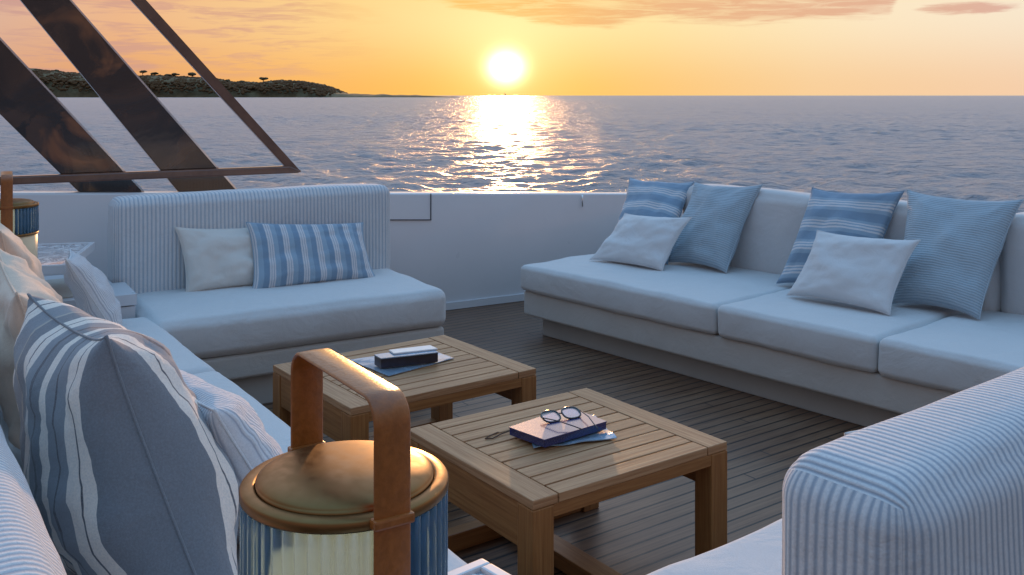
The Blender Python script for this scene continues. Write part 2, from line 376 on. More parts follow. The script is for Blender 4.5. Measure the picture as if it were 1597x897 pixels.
def cushion(name, m, parent, lo, hi, r=.04, puff=.012, crease=.004, seed=0, seg=.035, uvmode='x', taper=0.0):
    """upholstered box from corner lo to corner hi in the parent's frame, round edges, slightly puffed, gentle creases"""
    lo, hi = Vector(lo), Vector(hi); c = (lo+hi)/2; h = (hi-lo)/2
    r = min(r, min(h)*.98)
    def axis_pts(H):
        inner = max(H-r, 1e-4); k = max(2, int(2*inner/seg))
        mid = [-inner + 2*inner*j/k for j in range(k+1)]
        arc = [math.sin(a*math.pi/2/5) for a in range(1, 6)]
        # spacing that maps to even arc steps
        arc = [math.tan(min(a*math.pi/4/5, math.pi/4)) for a in range(1, 6)]
        return [-inner - r*a for a in reversed(arc)] + mid + [inner + r*a for a in arc]
    A = [axis_pts(h[k]) for k in range(3)]
    V = []; Fc = []; UV = []; idx = {}
    def vid(p):
        key = tuple(round(x, 6) for x in p)
        if key not in idx: idx[key] = len(V); V.append(Vector(p))
        return idx[key]
    raw = []
    for ax in range(3):
        u, v = [(1,2),(2,0),(0,1)][ax]
        for sgn in (-1, 1):
            for i in range(len(A[u])-1):
                for j in range(len(A[v])-1):
                    q4 = []
                    for (a, bb) in ((i,j),(i+1,j),(i+1,j+1),(i,j+1)):
                        p = [0,0,0]; p[ax] = sgn*h[ax]; p[u] = A[u][a]; p[v] = A[v][bb]; q4.append(vid(p))
                    if sgn < 0: q4.reverse()
                    Fc.append(q4); raw.append((ax, sgn))
    out = []; off = Vector((seed*3.1, seed*1.7, seed*.9))
    for p in V:
        ic = Vector([max(-h[k]+r, min(h[k]-r, p[k])) for k in range(3)])
        dlt = p - ic; n_ = dlt.normalized() if dlt.length > 1e-9 else Vector((0,0,1))
        q_ = ic + n_*r
        fx, fy, fz = [1-min(1, abs(p[k])/h[k])**2 for k in range(3)]
        q_.z += puff*fx**.5*fy**.5*(1 if p.z > 0 else -.0)*abs(n_.z)
        q_.y += puff*.8*fx**.4*fz*n_.y*abs(n_.y)
        q_.x += puff*.6*fy*fz*n_.x*abs(n_.x)
        wq = (q_ + c + off)
        cr = noise.fractal(Vector((wq.x*3.0, wq.y*3.0, wq.z*3.0)), 1.0, 2.0, 3)
        q_ += n_*cr*crease
        q_.x *= 1 - taper*(q_.z/h.z*.5+.5)
        out.append(q_ + c)
    for fc, (ax, sgn) in zip(Fc, raw):
        for k in fc:
            p = V[k] + c
            if ax == 0: UV.append((p.y, p.z))
            elif ax == 1: UV.append((p.x, p.z))
            else: UV.append((p.x, p.z + p.y))
    return meshobj(name, out, Fc, m, parent, UV)
def seam_loop(name, m, parent, pts, r=.004):
    return MB().tube(pts, r, 6, True).build(name, m, parent, True)
def pillow(label, BL, BR, TR, TL, T, m, frame, group=None, seed=1, bow=.07, piping=True, sag=.15, wr=.010, uvrot=False, ear=.03, uoff=.013, name='throw_pillow'):
    """stuffed pillow spanned by its four corners given in the frame's coordinates; a top-level thing"""
    P = [frame.w(p) for p in (BL, BR, TR, TL)]
    base = (P[0]+P[1])/2; N = 34
    W = ((P[1]-P[0]).length + (P[2]-P[3]).length)/2; H = ((P[3]-P[0]).length + (P[2]-P[1]).length)/2
    nrm = ((P[1]-P[0]).cross(P[3]-P[0])).normalized()
    root = thing(name, label, 'pillow', base, 0, group)
    def surf(s, t, side):
        s0, t0 = s, t
        s = s*(1 - bow*(1-t0*t0)*abs(s0)**1.5 + ear*(abs(s0*t0))**6); t = t*(1 - bow*(1-s0*s0)*abs(t0)**1.5 + ear*(abs(s0*t0))**6)
        a, bq = (s+1)/2, (t+1)/2
        p = P[0]*(1-a)*(1-bq) + P[1]*a*(1-bq) + P[2]*a*bq + P[3]*(1-a)*bq
        e = max(0.0, (1-s0*s0)*(1-t0*t0))
        th = T*.5*(e**.42)*(1 + sag*(-t0))
        q = Vector((s0*1.7+seed*5.3, t0*1.7+seed*2.2, side*2.0+seed))
        wv = noise.fractal(q, .9, 2.1, 3)*wr*2.2*(e**.25)
        # folds running in from the corners
        cr = 0
        for (cs, ct) in ((-1,-1),(1,-1),(1,1),(-1,1)):
            dx, dy = s0-cs, t0-ct; rr = math.hypot(dx, dy)
            if rr > 1e-4: cr += math.sin(math.atan2(dy, dx)*11 + seed*1.3 + cs + ct*2)*math.exp(-(rr-.42)**2/.07)
        th2 = th + wv + cr*wr*.5*(e**.5)
        return p + nrm*side*max(th2, 0) - base
    V = []; UV = []; Fc = []
    M_ = N+1
    g = [-math.cos(math.pi*k/N) for k in range(M_)]; g = [.65*x + .35*(-1+2*k/N) for k, x in enumerate(g)]
    for side in (1, -1):
        for j in range(M_):
            for i in range(M_):
                V.append(surf(g[i], g[j], side))
                uv = ((1-g[i])*W/2+uoff, g[j]*H/2+3.0); UV.append((uv[1], uv[0]) if uvrot else uv)
    for sd_ in range(2):
        o = sd_*M_*M_
        for j in range(N):
            for i in range(N):
                q4 = [o+j*M_+i, o+j*M_+i+1, o+(j+1)*M_+i+1, o+(j+1)*M_+i]
                if sd_: q4.reverse()
                Fc.append(q4)
    body = meshobj('pillow_cover', V, Fc, m, root, UV)
    bm = bmesh.new(); bm.from_mesh(body.data); bmesh.ops.remove_doubles(bm, verts=bm.verts, dist=1e-5); bm.to_mesh(body.data); bm.free()
    if piping:
        loop = [surf(g[i], -1, 1) for i in range(N)] + [surf(1, g[j], 1) for j in range(N)] + [surf(g[N-i], 1, 1) for i in range(N)] + [surf(-1, g[N-j], 1) for j in range(N)]
        seam_loop('piping', m, root, loop, .0032)
    return root
class Frame:
    """a furniture frame: origin on deck, x along, y to the back"""
    def __init__(s, ox, oy, deg):
        s.o = Vector((ox, oy, 0)); a = R(deg); s.a = a
        s.x = Vector((math.cos(a), math.sin(a), 0)); s.y = Vector((-math.sin(a), math.cos(a), 0))
    def w(s, p): return s.o + s.x*p[0] + s.y*p[1] + Vector((0,0,p[2]))
    def loc(s, P): q = P - s.o; return (q.dot(s.x), q.dot(s.y), P.z)
    def pz(s, px, py, z):
        Y = F*(CAMH-z)/(py-HZ); return s.loc(Vector(((px-CX)/F*Y, Y, z)))
    def py(s, px, py, yl):
        dx = (px-CX)/F; rd = Vector((dx, 1, (HZ-py)/F)); o = Vector((0,0,CAMH))
        t = (yl - (o-s.o).dot(s.y))/rd.dot(s.y); return s.loc(o + rd*t)
WORLD = Frame(0, 0, 0)
def at(px, py, z): return Vector(WORLD.pz(px, py, z))

# ================================================================== sea, headland
SEA = -2.5
def build_sea():
    inner = np.radians(np.linspace(-33, 33, 760)); outer = np.radians(np.concatenate([np.arange(36, 325, 6)]))
    th = np.concatenate([inner, outer]); th = th  # measured from +Y clockwise
    pys = np.linspace(345, 158, 640); rows = F*(CAMH-SEA)/(pys-HZ)
    rad = np.concatenate([[.5, 4, 9, 15, 20, 26], rows[rows > 27], np.geomspace(rows[-1]*1.04, 60000, 60)])
    Rr, T = np.meshgrid(rad, th, indexing='ij'); X = Rr*np.sin(T); Y = Rr*np.cos(T); Z = np.zeros_like(X)
    fade = np.clip((900-Rr)/500, 0, 1)*np.clip((Rr-12)/15, 0, 1)
    for k in range(80):
        lam = 10**rng.uniform(math.log10(.45), math.log10(5.5)); kk = 2*math.pi/lam
        a = math.radians(200) + rng.normal(0, .9); ph = rng.uniform(0, 2*math.pi)
        amp = .030/kk*(1.0 if lam > 2 else .7)
        phase = kk*(X*math.sin(a)+Y*math.cos(a)) + ph
        s_ = np.sin(phase); Z += amp*(s_ + .25*np.cos(2*phase))
    # wind gust patches
    gust = .75 + .35*np.sin(X*.05+Y*.013+1)*np.sin(Y*.045-X*.01)
    Z = Z*fade*gust + SEA
    nr, nt_ = X.shape
    V = np.stack([X, Y, Z], -1).reshape(-1, 3)
    i, j = np.meshgrid(np.arange(nr-1), np.arange(nt_), indexing='ij'); j2 = (j+1) % nt_
    Fc = np.stack([i*nt_+j, (i+1)*nt_+j, (i+1)*nt_+j2, i*nt_+j2], -1).reshape(-1, 4)[:, ::-1]
    me = bpy.data.meshes.new('sea'); me.vertices.add(len(V)); me.vertices.foreach_set('co', V.ravel())
    me.loops.add(Fc.size); me.loops.foreach_set('vertex_index', Fc.ravel().astype(np.int32))
    me.polygons.add(len(Fc)); me.polygons.foreach_set('loop_start', np.arange(0, Fc.size, 4, dtype=np.int32)); me.polygons.foreach_set('loop_total', np.full(len(Fc), 4, dtype=np.int32))
    me.update(); me.validate(); me.materials.append(M['sea']); me.polygons.foreach_set('use_smooth', [True]*len(me.polygons))
    if me.polygons[len(me.polygons)//2].normal.z < 0: me.flip_normals()
    o = bpy.data.objects.new('sea', me); COL.objects.link(o); structure(o)
build_sea()
DH = 2000.0
prof = [(-260,112),(-100,104),(0,101),(48,106),(100,112),(160,116),(212,113),(263,116),(302,118),(335,126),(352,125),(385,127),(412,122),(450,124),(482,130),(500,138),(515,145.5),(560,147.2),(657,148.8),(700,151)]
def hill_h(px):
    for (a, ya), (c, yc) in zip(prof, prof[1:]):
        if a <= px <= c:
            y = ya + (yc-ya)*(px-a)/(c-a); return max(0.0, (152-y)/F*DH)
    return 0.0
V = []; Fc = []; nx, ny = 220, 14
for i in range(nx):
    px = -260 + 960*i/(nx-1)
    for j in range(ny):
        f = j/(ny-1); Y = DH + 420*f
        hh = hill_h(px)*1.08*math.sin(math.pi*min(1, f*.98+.02)**.62)**.8*.86 if 0 < j < ny-1 else -3
        hh += noise.noise(Vector((px*.05, f*4, 0)))*3*(hh > 4)
        V.append(((px-CX)/F*DH*(1+.0*f), Y, SEA+hh))
for i in range(nx-1):
    for j in range(ny-1): Fc.append([i*ny+j, (i+1)*ny+j, (i+1)*ny+j+1, i*ny+j+1])
structure(meshobj('headland', V, Fc, M['land']))
# woodland on the headland: a mass of leafy crown lumps
def crown_lump(mb_v, mb_f, c, rx, rz, seed, n=1):
    bm = bmesh.new(); bmesh.ops.create_icosphere(bm, subdivisions=2, radius=1)
    base = len(mb_v)
    for v in bm.verts:
        k = 1 + .35*noise.noise(v.co*1.9 + Vector((seed, seed*.7, 0)))
        mb_v.append((c[0]+v.co.x*rx*k, c[1]+v.co.y*rx*k, c[2]+v.co.z*rz*k))
    for f in bm.faces: mb_f.append([base+v.index for v in f.verts])
    bm.free()
V = []; Fc = []
for k in range(6000):
    px = random.uniform(-250, 512); f = random.random(); H = hill_h(px)
    if H < 5: continue
    hh = H*math.sin(math.pi*min(1, f*.6+.01)**.62)**.8*.93
    rx = random.uniform(2.2, 4.6)*min(1, H/25+.3); rz = rx*random.uniform(.55, .9)
    crown_lump(V, Fc, ((px-CX)/F*DH, DH+420*(f*.6+.01)-10, SEA+hh*.97), rx, rz, k*.37)
structure(meshobj('woodland', V, Fc, M['wood'], smooth=True), 'stuff')
# umbrella pines that stand clear on the skyline
pines = [(58,104,15,'leftmost'),(74,107,12,''),(88,105,11,''),(222,106,12,''),(240,109,11,''),(262,112,14,''),(274,110,12,''),(301,110,15,''),(355,120,10,''),(378,122,11,''),(411,117,13,'')]
plab = ['flat-topped pine on the headland skyline left of the outer dark strut gap', 'small pine just right of the leftmost skyline pine', 'round-crowned pine on the skyline against the second strut',
 'first pine right of the second wide strut on the headland skyline','low pine on the skyline between the second strut and the tallest pines','broad umbrella pine on the skyline between strut and thin rod','thin leaning pine beside the broad umbrella pine',
 'lone umbrella pine on the skyline just left of the thin rod','small pine on the skyline just right of the thin rod','low dark pine on the falling skyline right of the thin rod','rounded pine on the last rise of the headland']
for k, ((px, py, sz, _), lb) in enumerate(zip(pines, plab)):
    Y = DH + 110; x = (px-CX)/F*Y; ztop = CAMH + (HZ-py-4.5)/F*Y; hgt = 22.0; zb = ztop-hgt
    t = thing('pine_tree', lb, 'pine tree', (x, Y, zb), random.uniform(0, 6), 'pines on the headland skyline')
    lean = random.uniform(-2, 2)
    mb = MB(); mb.tube([(0,0,0),(lean*.3,0,hgt*.5),(lean,0,hgt*.86)], [.9,.6,.35], 7)
    for a in range(5): mb.tube([(lean*.8,0,hgt*.68),(lean+math.cos(a*1.3)*sz*.34,math.sin(a*1.3)*sz*.34,hgt*.9)], [.3,.12], 5)
    mb.build('trunk', M['bark'], t)
    V = []; Fc = []
    for a in range(11):
        an = random.uniform(0, 6.28); rr = sz*.5*math.sqrt(random.random())*.9
        crown_lump(V, Fc, (lean+math.cos(an)*rr, math.sin(an)*rr, hgt*.93+random.uniform(-1.2,.8)), sz*random.uniform(.28,.5), sz*random.uniform(.13,.22), k+a*1.7)
    meshobj('crown', V, Fc, M['pine'], t, smooth=False)
# tiny boat under the sun
Yb = 2600; bt = thing('sailing_boat', 'tiny distant sailing boat on the horizon under the sun', 'boat', ((787-CX)/F*Yb, Yb, SEA-.2))
mb = MB(); mb.prism([(-6,0),(-4,1.5),(3,1.6),(7,0),(3,-1.6),(-4,-1.5)], 0, 1.6); mb.build('hull', M['hullwood'], bt)
MB().tube([(0,0,1.4),(0,0,12)], [.15,.08], 6).build('mast', M['hullwood'], bt)
meshobj('sail', [(.3,-.08,2.4),(5,.0,2.6),(.3,0,11.5),(.3,.12,2.4),(5,.1,2.6),(.3,.1,11.5)], [[0,1,2],[5,4,3],[0,3,4,1],[1,4,5,2],[2,5,3,0]], M['sail'], bt, smooth=False)

# ================================================================== yacht structure
SHIP = Frame(0, 0, 35.7)
BUL = Frame(.044, 7.009, 30.0)     # inner face line of the bulwark, x grows to the right
RS = Frame(.04, 6.0, -49.9)        # right sofa
BS = Frame(-.336, 5.114, 31.0)     # back sofa
LS = Frame(-.085, 2.172, 124.2)    # left sofa
NS = Frame(.254, 2.094, 217.0)     # near sofa
def bul_line(n=24):
    pts = []
    for k in range(n+1):
        x = -5.6 + (1.1+5.6)*k/n; z = .958 - (.958-.735)*(x+3.33)/(4.29) if x > -3.33 else .958
        pts.append((BUL.w((x, 0, 0)), z))
    return pts
pts = bul_line()
cor = [pts[-1][0]]
end = RS.w((4.6, 1.42, 0)); c0 = RS.w((.1, 1.42, 0))
# rounded stern corner then the starboard side
A = pts[-1][0]
for k in range(1, 7):
    u = k/6; P1 = A + BUL.x*.45
    q_ = A*(1-u)**2 + P1*2*u*(1-u) + RS.w((.35, 1.42, 0))*u*u
    pts.append((q_, .735 - .06*u))
for k in range(1, 8): pts.append((RS.w((.35+4.4*k/7, 1.42, 0)), .675))
V = []; Fc = []; TH = .14
sec_n = None
for k, (p, z) in enumerate(pts):
    a = pts[max(0,k-1)][0]; c = pts[min(len(pts)-1,k+1)][0]; t = (c-a).normalized(); nn_ = Vector((-t.y, t.x, 0))   # outward
    sec = [(0,.03),(0,z-.012),(.004,z-.004),(.012,z),(TH+.02-.012,z),(TH+.02,z-.004),(TH+.024,z-.02),(TH+.02,z-.05),(TH,z-.06),(TH-.02,-.6),(-.1,-2.2),(-.35,-3.4)]
    for (o_, zz) in sec: V.append(p + nn_*o_ + Vector((0,0,zz)))
    sec_n = len(sec)
for k in range(len(pts)-1):
    for j in range(sec_n-1): Fc.append([k*sec_n+j, (k+1)*sec_n+j, (k+1)*sec_n+j+1, k*sec_n+j+1])
bw = thing('bulwark', 'white painted bulwark closing the deck in front of the sea', 'bulwark', (0,0,0))
mo = meshobj('wall', V, Fc, M['gelcoat'], bw)
em = mo.modifiers.new('es', 'EDGE_SPLIT'); em.split_angle = R(40)
# hatch outline, latch glint on the inner face
def bulp(px, py, off=-.004): return BUL.w(BUL.py(px, py, off))
a_, b_, c_, d_ = bulp(590,301.5), bulp(672,302), bulp(672,343), bulp(590,343)
hp = MB(); L_ = lambda p, q, r=.0035: hp.tube([p, q], r, 6); L_(b_, c_); L_(c_, d_); hp.build('hatch_seam', M['gelseam'], bw)
MB().tube([bulp(908,304,-.015), bulp(908.5,322,-.015)], .0055, 10).build('latch_rod', M['chrome'], bw, True)
mb = MB()
for k in range(len(pts)-1):
    (p, z), (q_, z2) = pts[k], pts[k+1]
    t = (q_-p); ln = t.length; an = math.atan2(t.y, t.x); rm = Matrix.Rotation(an, 3, 'Z')
    mb.box((p+q_)/2 + Vector((t.y, -t.x, 0)).normalized()*.008 + Vector((0,0,.028)), (ln, .016, .05), rm)
mb.build('waterway_trim', M['gelcoat'], bw)
# deck sheet in ship coordinates
poly = [SHIP.loc(p + Vector((0,0,0)))[:2] for (p, z) in pts] + [SHIP.loc(Vector((3.6,.2,0)))[:2], SHIP.loc(Vector((2.2,-5.5,0)))[:2], SHIP.loc(Vector((-5.5,-5.5,0)))[:2]]
mb = MB(); mb.prism(list(reversed(poly)), -.12, 0.0)
dk = mb.build('deck', M['deck'], None); dk.rotation_euler = (0, 0, SHIP.a); structure(dk)

# ---------------------------------------------------------------- raked frame
fr = thing('raked_frame', 'dark raked lacquered frame of two wide struts, thin rod and rail above the bulwark', 'frame', BUL.w((-2.8, .07, 0)), BUL.a)
FL = Frame(fr.location.x, fr.location.y, math.degrees(BUL.a))
def extend(a, c, py):   # pixel line through a and c continued to height py
    f = (py-a[1])/(c[1]-a[1]); return (a[0]+(c[0]-a[0])*f, py)
def strut(le, ri, name, y0, y1, m, top=-330, bottom=299.5, par=None):
    P = [extend(*le, bottom), extend(*ri, bottom), extend(*ri, top), extend(*le, top)]
    q = [FL.py(px, py, y0) for px, py in P]; V = []
    bm = bmesh.new()
    fr_ = [bm.verts.new((p[0], y0, p[2])) for p in q]; bk = [bm.verts.new((p[0], y1, p[2])) for p in q]
    bm.faces.new(fr_); bm.faces.new(list(reversed(bk)))
    for k in range(4): bm.faces.new([fr_[(k+1)%4], fr_[k], bk[k], bk[(k+1)%4]])
    bmesh.ops.recalc_face_normals(bm, faces=bm.faces)
    bmesh.ops.bevel(bm, geom=list(bm.edges), offset=.004, segments=2, affect='EDGES')
    me = bpy.data.meshes.new(name); bm.to_mesh(me); bm.free(); me.materials.append(m)
    o = bpy.data.objects.new(name, me); link(o, par or fr); return o
o1 = strut(((0,178),(88,265)), ((0,62),(190,265)), 'strut', 0, .05, M['painted_refl'])
strut(((0,61.5),(190.5,265)), ((0,57.5),(194,265)), 'sun_rim_trim', -.004, .054, M['chrome'], par=o1)  # thin steel strip, added as the bright sun rim along the strut edge
o1 = strut(((32,0),(250,265)), ((108,0),(340,265)), 'strut', 0, .05, M['painted_refl'])
strut(((108.5,0),(340.5,265)), ((112,0),(344,265)), 'sun_rim_trim', -.004, .054, M['chrome'], par=o1)
strut(((205,0),(447,262)), ((228,0),(470,268)), 'rod', -.03, .012, M['rail'], bottom=266)
q0 = FL.py(-420, 271, -.05); q1 = FL.py(456, 270, -.05)
mb = MB(); p2 = FL.py(471, 271, -.05)
za, zb = FL.py(300, 276.5, -.05)[2], FL.py(300, 264.5, -.05)[2]
bm = bmesh.new()
prof2 = [(q0[0], za), (p2[0]-.02, za), (p2[0], za+.012), (q1[0]-.015, zb), (q0[0], zb)]
f1 = [bm.verts.new((x, -.065, z)) for x, z in prof2]; f2 = [bm.verts.new((x, -.012, z)) for x, z in prof2]
bm.faces.new(f1); bm.faces.new(list(reversed(f2)))
for k in range(5): bm.faces.new([f1[(k+1)%5], f1[k], f2[k], f2[(k+1)%5]])
bmesh.ops.recalc_face_normals(bm, faces=bm.faces); bmesh.ops.bevel(bm, geom=list(bm.edges), offset=.008, segments=3, affect='EDGES')
me = bpy.data.meshes.new('rail'); bm.to_mesh(me); bm.free(); me.materials.append(M['rail']); link(bpy.data.objects.new('rail', me), fr)
zt = FL.py(0, -330, 0)[2]
MB().box((-1.6, .02, zt), (5.0, .22, .16), bev=.02).build('top_beam', M['painted_refl'], fr)

# ================================================================== sofas
# right sofa
t = thing('right_sofa', 'long white three-cushion sofa on the right under six blue and white pillows', 'sofa', RS.o, RS.a)
t.name = 'long_sofa'
MB().box((1.72, .64, .064), (3.28, 1.02, .128), bev=.006).build('plinth', M['base_paint'], t)
cushion('base', M['base_cloth'], t, (.01, .03, .13), (3.4, 1.16, .283), .018, 0, .001)
for k, (a, c) in enumerate(((0, 1.518), (1.524, 2.384), (2.39, 3.4))):
    cushion('seat_cushion', M['linen'], t, (a, 0, .283), (c, .97 if k else .99, .448), .032, .009, .009, seed=k+1)
for k, (a, c) in enumerate(((.52, 1.5), (1.505, 2.50), (2.505, 3.4))):
    cushion('back_cushion', M['linen'], t, (a, .92, .40), (c, 1.15, .915), .06, .02, .006, seed=k+5)
# back sofa
t = thing('armless_sofa', 'white armless sofa with soft striped backrest against the far bulwark', 'sofa', BS.o, BS.a)
MB().box((-.75, .47, .075), (1.40, .80, .15), bev=.006).build('plinth', M['base_paint'], t)
cushion('base', M['base_cloth'], t, (-1.49, .02, .15), (-.012, .92, .268), .02, 0, .001)
cushion('seat_cushion', M['linen'], t, (-1.495, 0, .268), (0, .80, .468), .05, .014, .006, seed=11)
cushion('backrest', M['ticking_soft'], t, (-1.555, .73, .30), (0.0, .95, .962), .05, .012, .004, seed=12)
MB().box((.004, .10, .40), (.010, .03, .028), bev=.003).build('tab', M['black_plastic'], t)
# left sofa
t = thing('corner_sofa', 'white sofa along the left edge heaped with striped pillows', 'sofa', LS.o, LS.a)
MB().box((1.3, .56, .075), (3.1, .98, .15), bev=.006).build('plinth', M['base_paint'], t)
cushion('base', M['base_cloth'], t, (-.36, .02, .15), (2.92, 1.12, .283), .02, 0, .001)
for k, (a, c) in enumerate(((-.38, .78), (.786, 1.84), (1.846, 2.93))):
    cushion('seat_cushion', M['linen'], t, (a, 0, .283), (c, .95, .456), .045, .012, .006, seed=k+21)
cushion('backrest', M['ticking'], t, (-.80, .925, .20), (2.45, 1.14, .92), .07, .02, .006, seed=25)
# near sofa
t = thing('striped_sofa', 'ticking striped sofa back with white seat in the near right corner', 'sofa', NS.o, NS.a)
MB().box((-.66, .40, .075), (1.7, .70, .15), bev=.006).build('plinth', M['base_paint'], t)
cushion('base', M['base_cloth'], t, (-1.6, .02, .15), (.26, .80, .283), .02, 0, .001)
cushion('seat_cushion', M['linen'], t, (-1.6, 0, .283), (.30, .66, .456), .045, .012, .006, seed=31)
bk = cushion('backrest', M['ticking'], t, (-1.6, .60, .22), (.297, .83, .97), .062, .022, .0035, seed=32, seg=.025)
lp = []
for k in range(48):   # seam round the end panel
    a = 2*math.pi*k/48; ce, se = math.cos(a), math.sin(a); sq = (abs(ce)**5+abs(se)**5)**(-1/5)
    lp.append((.240, .71+ce*sq*.098, .58+se*sq*.343))
# ================================================================== pillows
G1, G2, G3 = 'pillows on the long right sofa', 'pillows on the far sofa', 'pillows heaped on the left sofa'
def rp(px, py, z=.47): return RS.pz(px, py, z)
def rb(px, py, y): return RS.py(px, py, y)
pillow('blue banded pillow at the far end of the long sofa, behind a small white one', rp(948,398), rp(1040,410), rb(1080,285,.98), rb(983,279,.98), .17, M['stripe_h'], RS, G1, 1)
pillow('plain ribbed blue pillow beside the banded one at the far end of the long sofa', rp(1042,408), rp(1132,423), rb(1187,290,.95), rb(1084,286,.95), .18, M['rib_blue'], RS, G1, 2)
pillow('small white pillow before two blue ones at far end of long sofa', rp(922,404), rp(1032,421), rb(1077,340,.62), rb(975,334,.62), .13, M['white_cotton'], RS, G1, 3)
pillow('blue banded pillow in the middle of the long sofa behind the nearer white pillow', rp(1214,440), rp(1352,458), rb(1407,300,.93), rb(1268,295,.93), .18, M['stripe_h'], RS, G1, 4)
pillow('largest ribbed blue pillow, rightmost on the long sofa', rp(1394,471), rp(1526,495), rb(1592,314,.93), rb(1417,299,.93), .20, M['rib_blue'], RS, G1, 5)
pillow('larger white pillow in front of the banded and rightmost blue pillows', rp(1230,459), rp(1386,489), rb(1432,376,.60), rb(1276,361,.60), .14, M['white_cotton'], RS, G1, 6)
pillow('plain cream pillow left of the striped lumbar pillow on the far sofa', (-1.22,.60,.465), (-.74,.60,.465), (-.76,.71,.775), (-1.25,.71,.80), .14, M['cream'], BS, G2, 7)
pillow('long lumbar pillow with vertical blue and white stripes on the far sofa', (-.90,.50,.465), (-.21,.50,.465), (-.225,.66,.76), (-.885,.66,.805), .15, M['stripe_v'], BS, G2, 8, bow=.05)
# left heap (frame LS: x grows away from the camera, y to the back)
pillow('big grey and cream broad-striped pillow in the near left foreground', (.62,.60,.46), (-.04,.58,.46), (.22,.735,1.0), (.74,.80,1.0), .36, M['stripe_big'], LS, G3, 9, wr=.016, ear=.06, uoff=0.0)
pillow('ribbed white pillow tucked between the big striped pillow and the lantern', (.66,.30,.465), (.12,.32,.465), LS.py(335,642,.52), LS.py(215,560,.57), .20, M['rib_white'], LS, G3, 10)
pillow('ivory pillow with a raised corner just behind the big striped pillow', (1.32,.64,.46), (.84,.64,.46), (.92,.81,.98), (1.40,.80,1.0), .22, M['peach'], LS, G3, 11, ear=.06, wr=.018)
pillow('plump warm ivory pillow in the middle of the left heap', (1.86,.62,.46), (1.38,.64,.46), (1.36,.78,.96), (1.84,.76,.98), .24, M['peach'], LS, G3, 12, wr=.018)
pillow('farthest ivory pillow of the left heap, under the far lantern', (2.40,.62,.46), (1.92,.62,.46), (1.92,.74,1.02), (2.40,.72,1.02), .22, M['peach'], LS, G3, 13, wr=.016)
pillow('small ribbed white and blue pillow at the far end of the left sofa', (2.92,.16,.465), (2.44,.24,.465), (2.36,.46,.84), (2.86,.36,.80), .13, M['rib_white'], LS, G3, 14)
pillow('pale pillow behind the near striped sofa back, only its top seam showing', (-1.0,.42,.46), (-.20,.42,.46), NS.py(1325,680,.56), NS.py(1660,556,.56), .08, M['linen'], NS, None, 15)

# ================================================================== lockers and side tables
lk = thing('locker', 'low white locker at the left end of the far sofa', 'locker', BS.w((-1.99, .655, 0)), BS.a)
LP = lambda g: [(-.20+g,-.29+g),(.485-g,-.29+g),(.485-g,.06-g),(.425-g,.06-g),(.425-g,.44-g),(-.20+g,.44-g)]
MB().prism(LP(.006), 0, .482).build('body', M['gelcoat'], lk)
MB().prism(LP(0), .488, .54).build('lid', M['gelcoat'], lk)
MB().prism([(.02,-.22),(.38,-.22),(.36,.30),(.02,.30)], .5405, .545).build('inset_tray', M['taupe'], lk)
def side_table(label, c, deg, size, pc=(0,0)):
    t = thing('side_table', label, 'side table', (c[0], c[1], 0), R(deg), 'white rimmed side tables')
    MB().box((pc[0],pc[1],.355), (.26,.26,.71), bev=.01).build('pedestal', M['gelcoat'], t)
    s = size/2; ri = .022; mb = MB()
    for (x, y, lx, ly) in ((0,s-ri/2,size,ri),(0,-s+ri/2,size,ri),(s-ri/2,0,ri,size-2*ri),(-s+ri/2,0,ri,size-2*ri)): mb.box((x,y,.732), (lx,ly,.042), bev=.004)
    mb.build('rim', M['gelcoat'], t)
    MB().box((0,0,.729), (size-2*ri,size-2*ri,.034)).build('table_top', M['painted_water'], t)
    return t
side_table('glossy-topped side table under the far lantern, by the bulwark', (-2.38, 4.50), 13.3, .68, (-.2, -.12))
side_table('side table with white rim under the near lantern, only its corner showing', (-.075, 1.175), 41, .54)

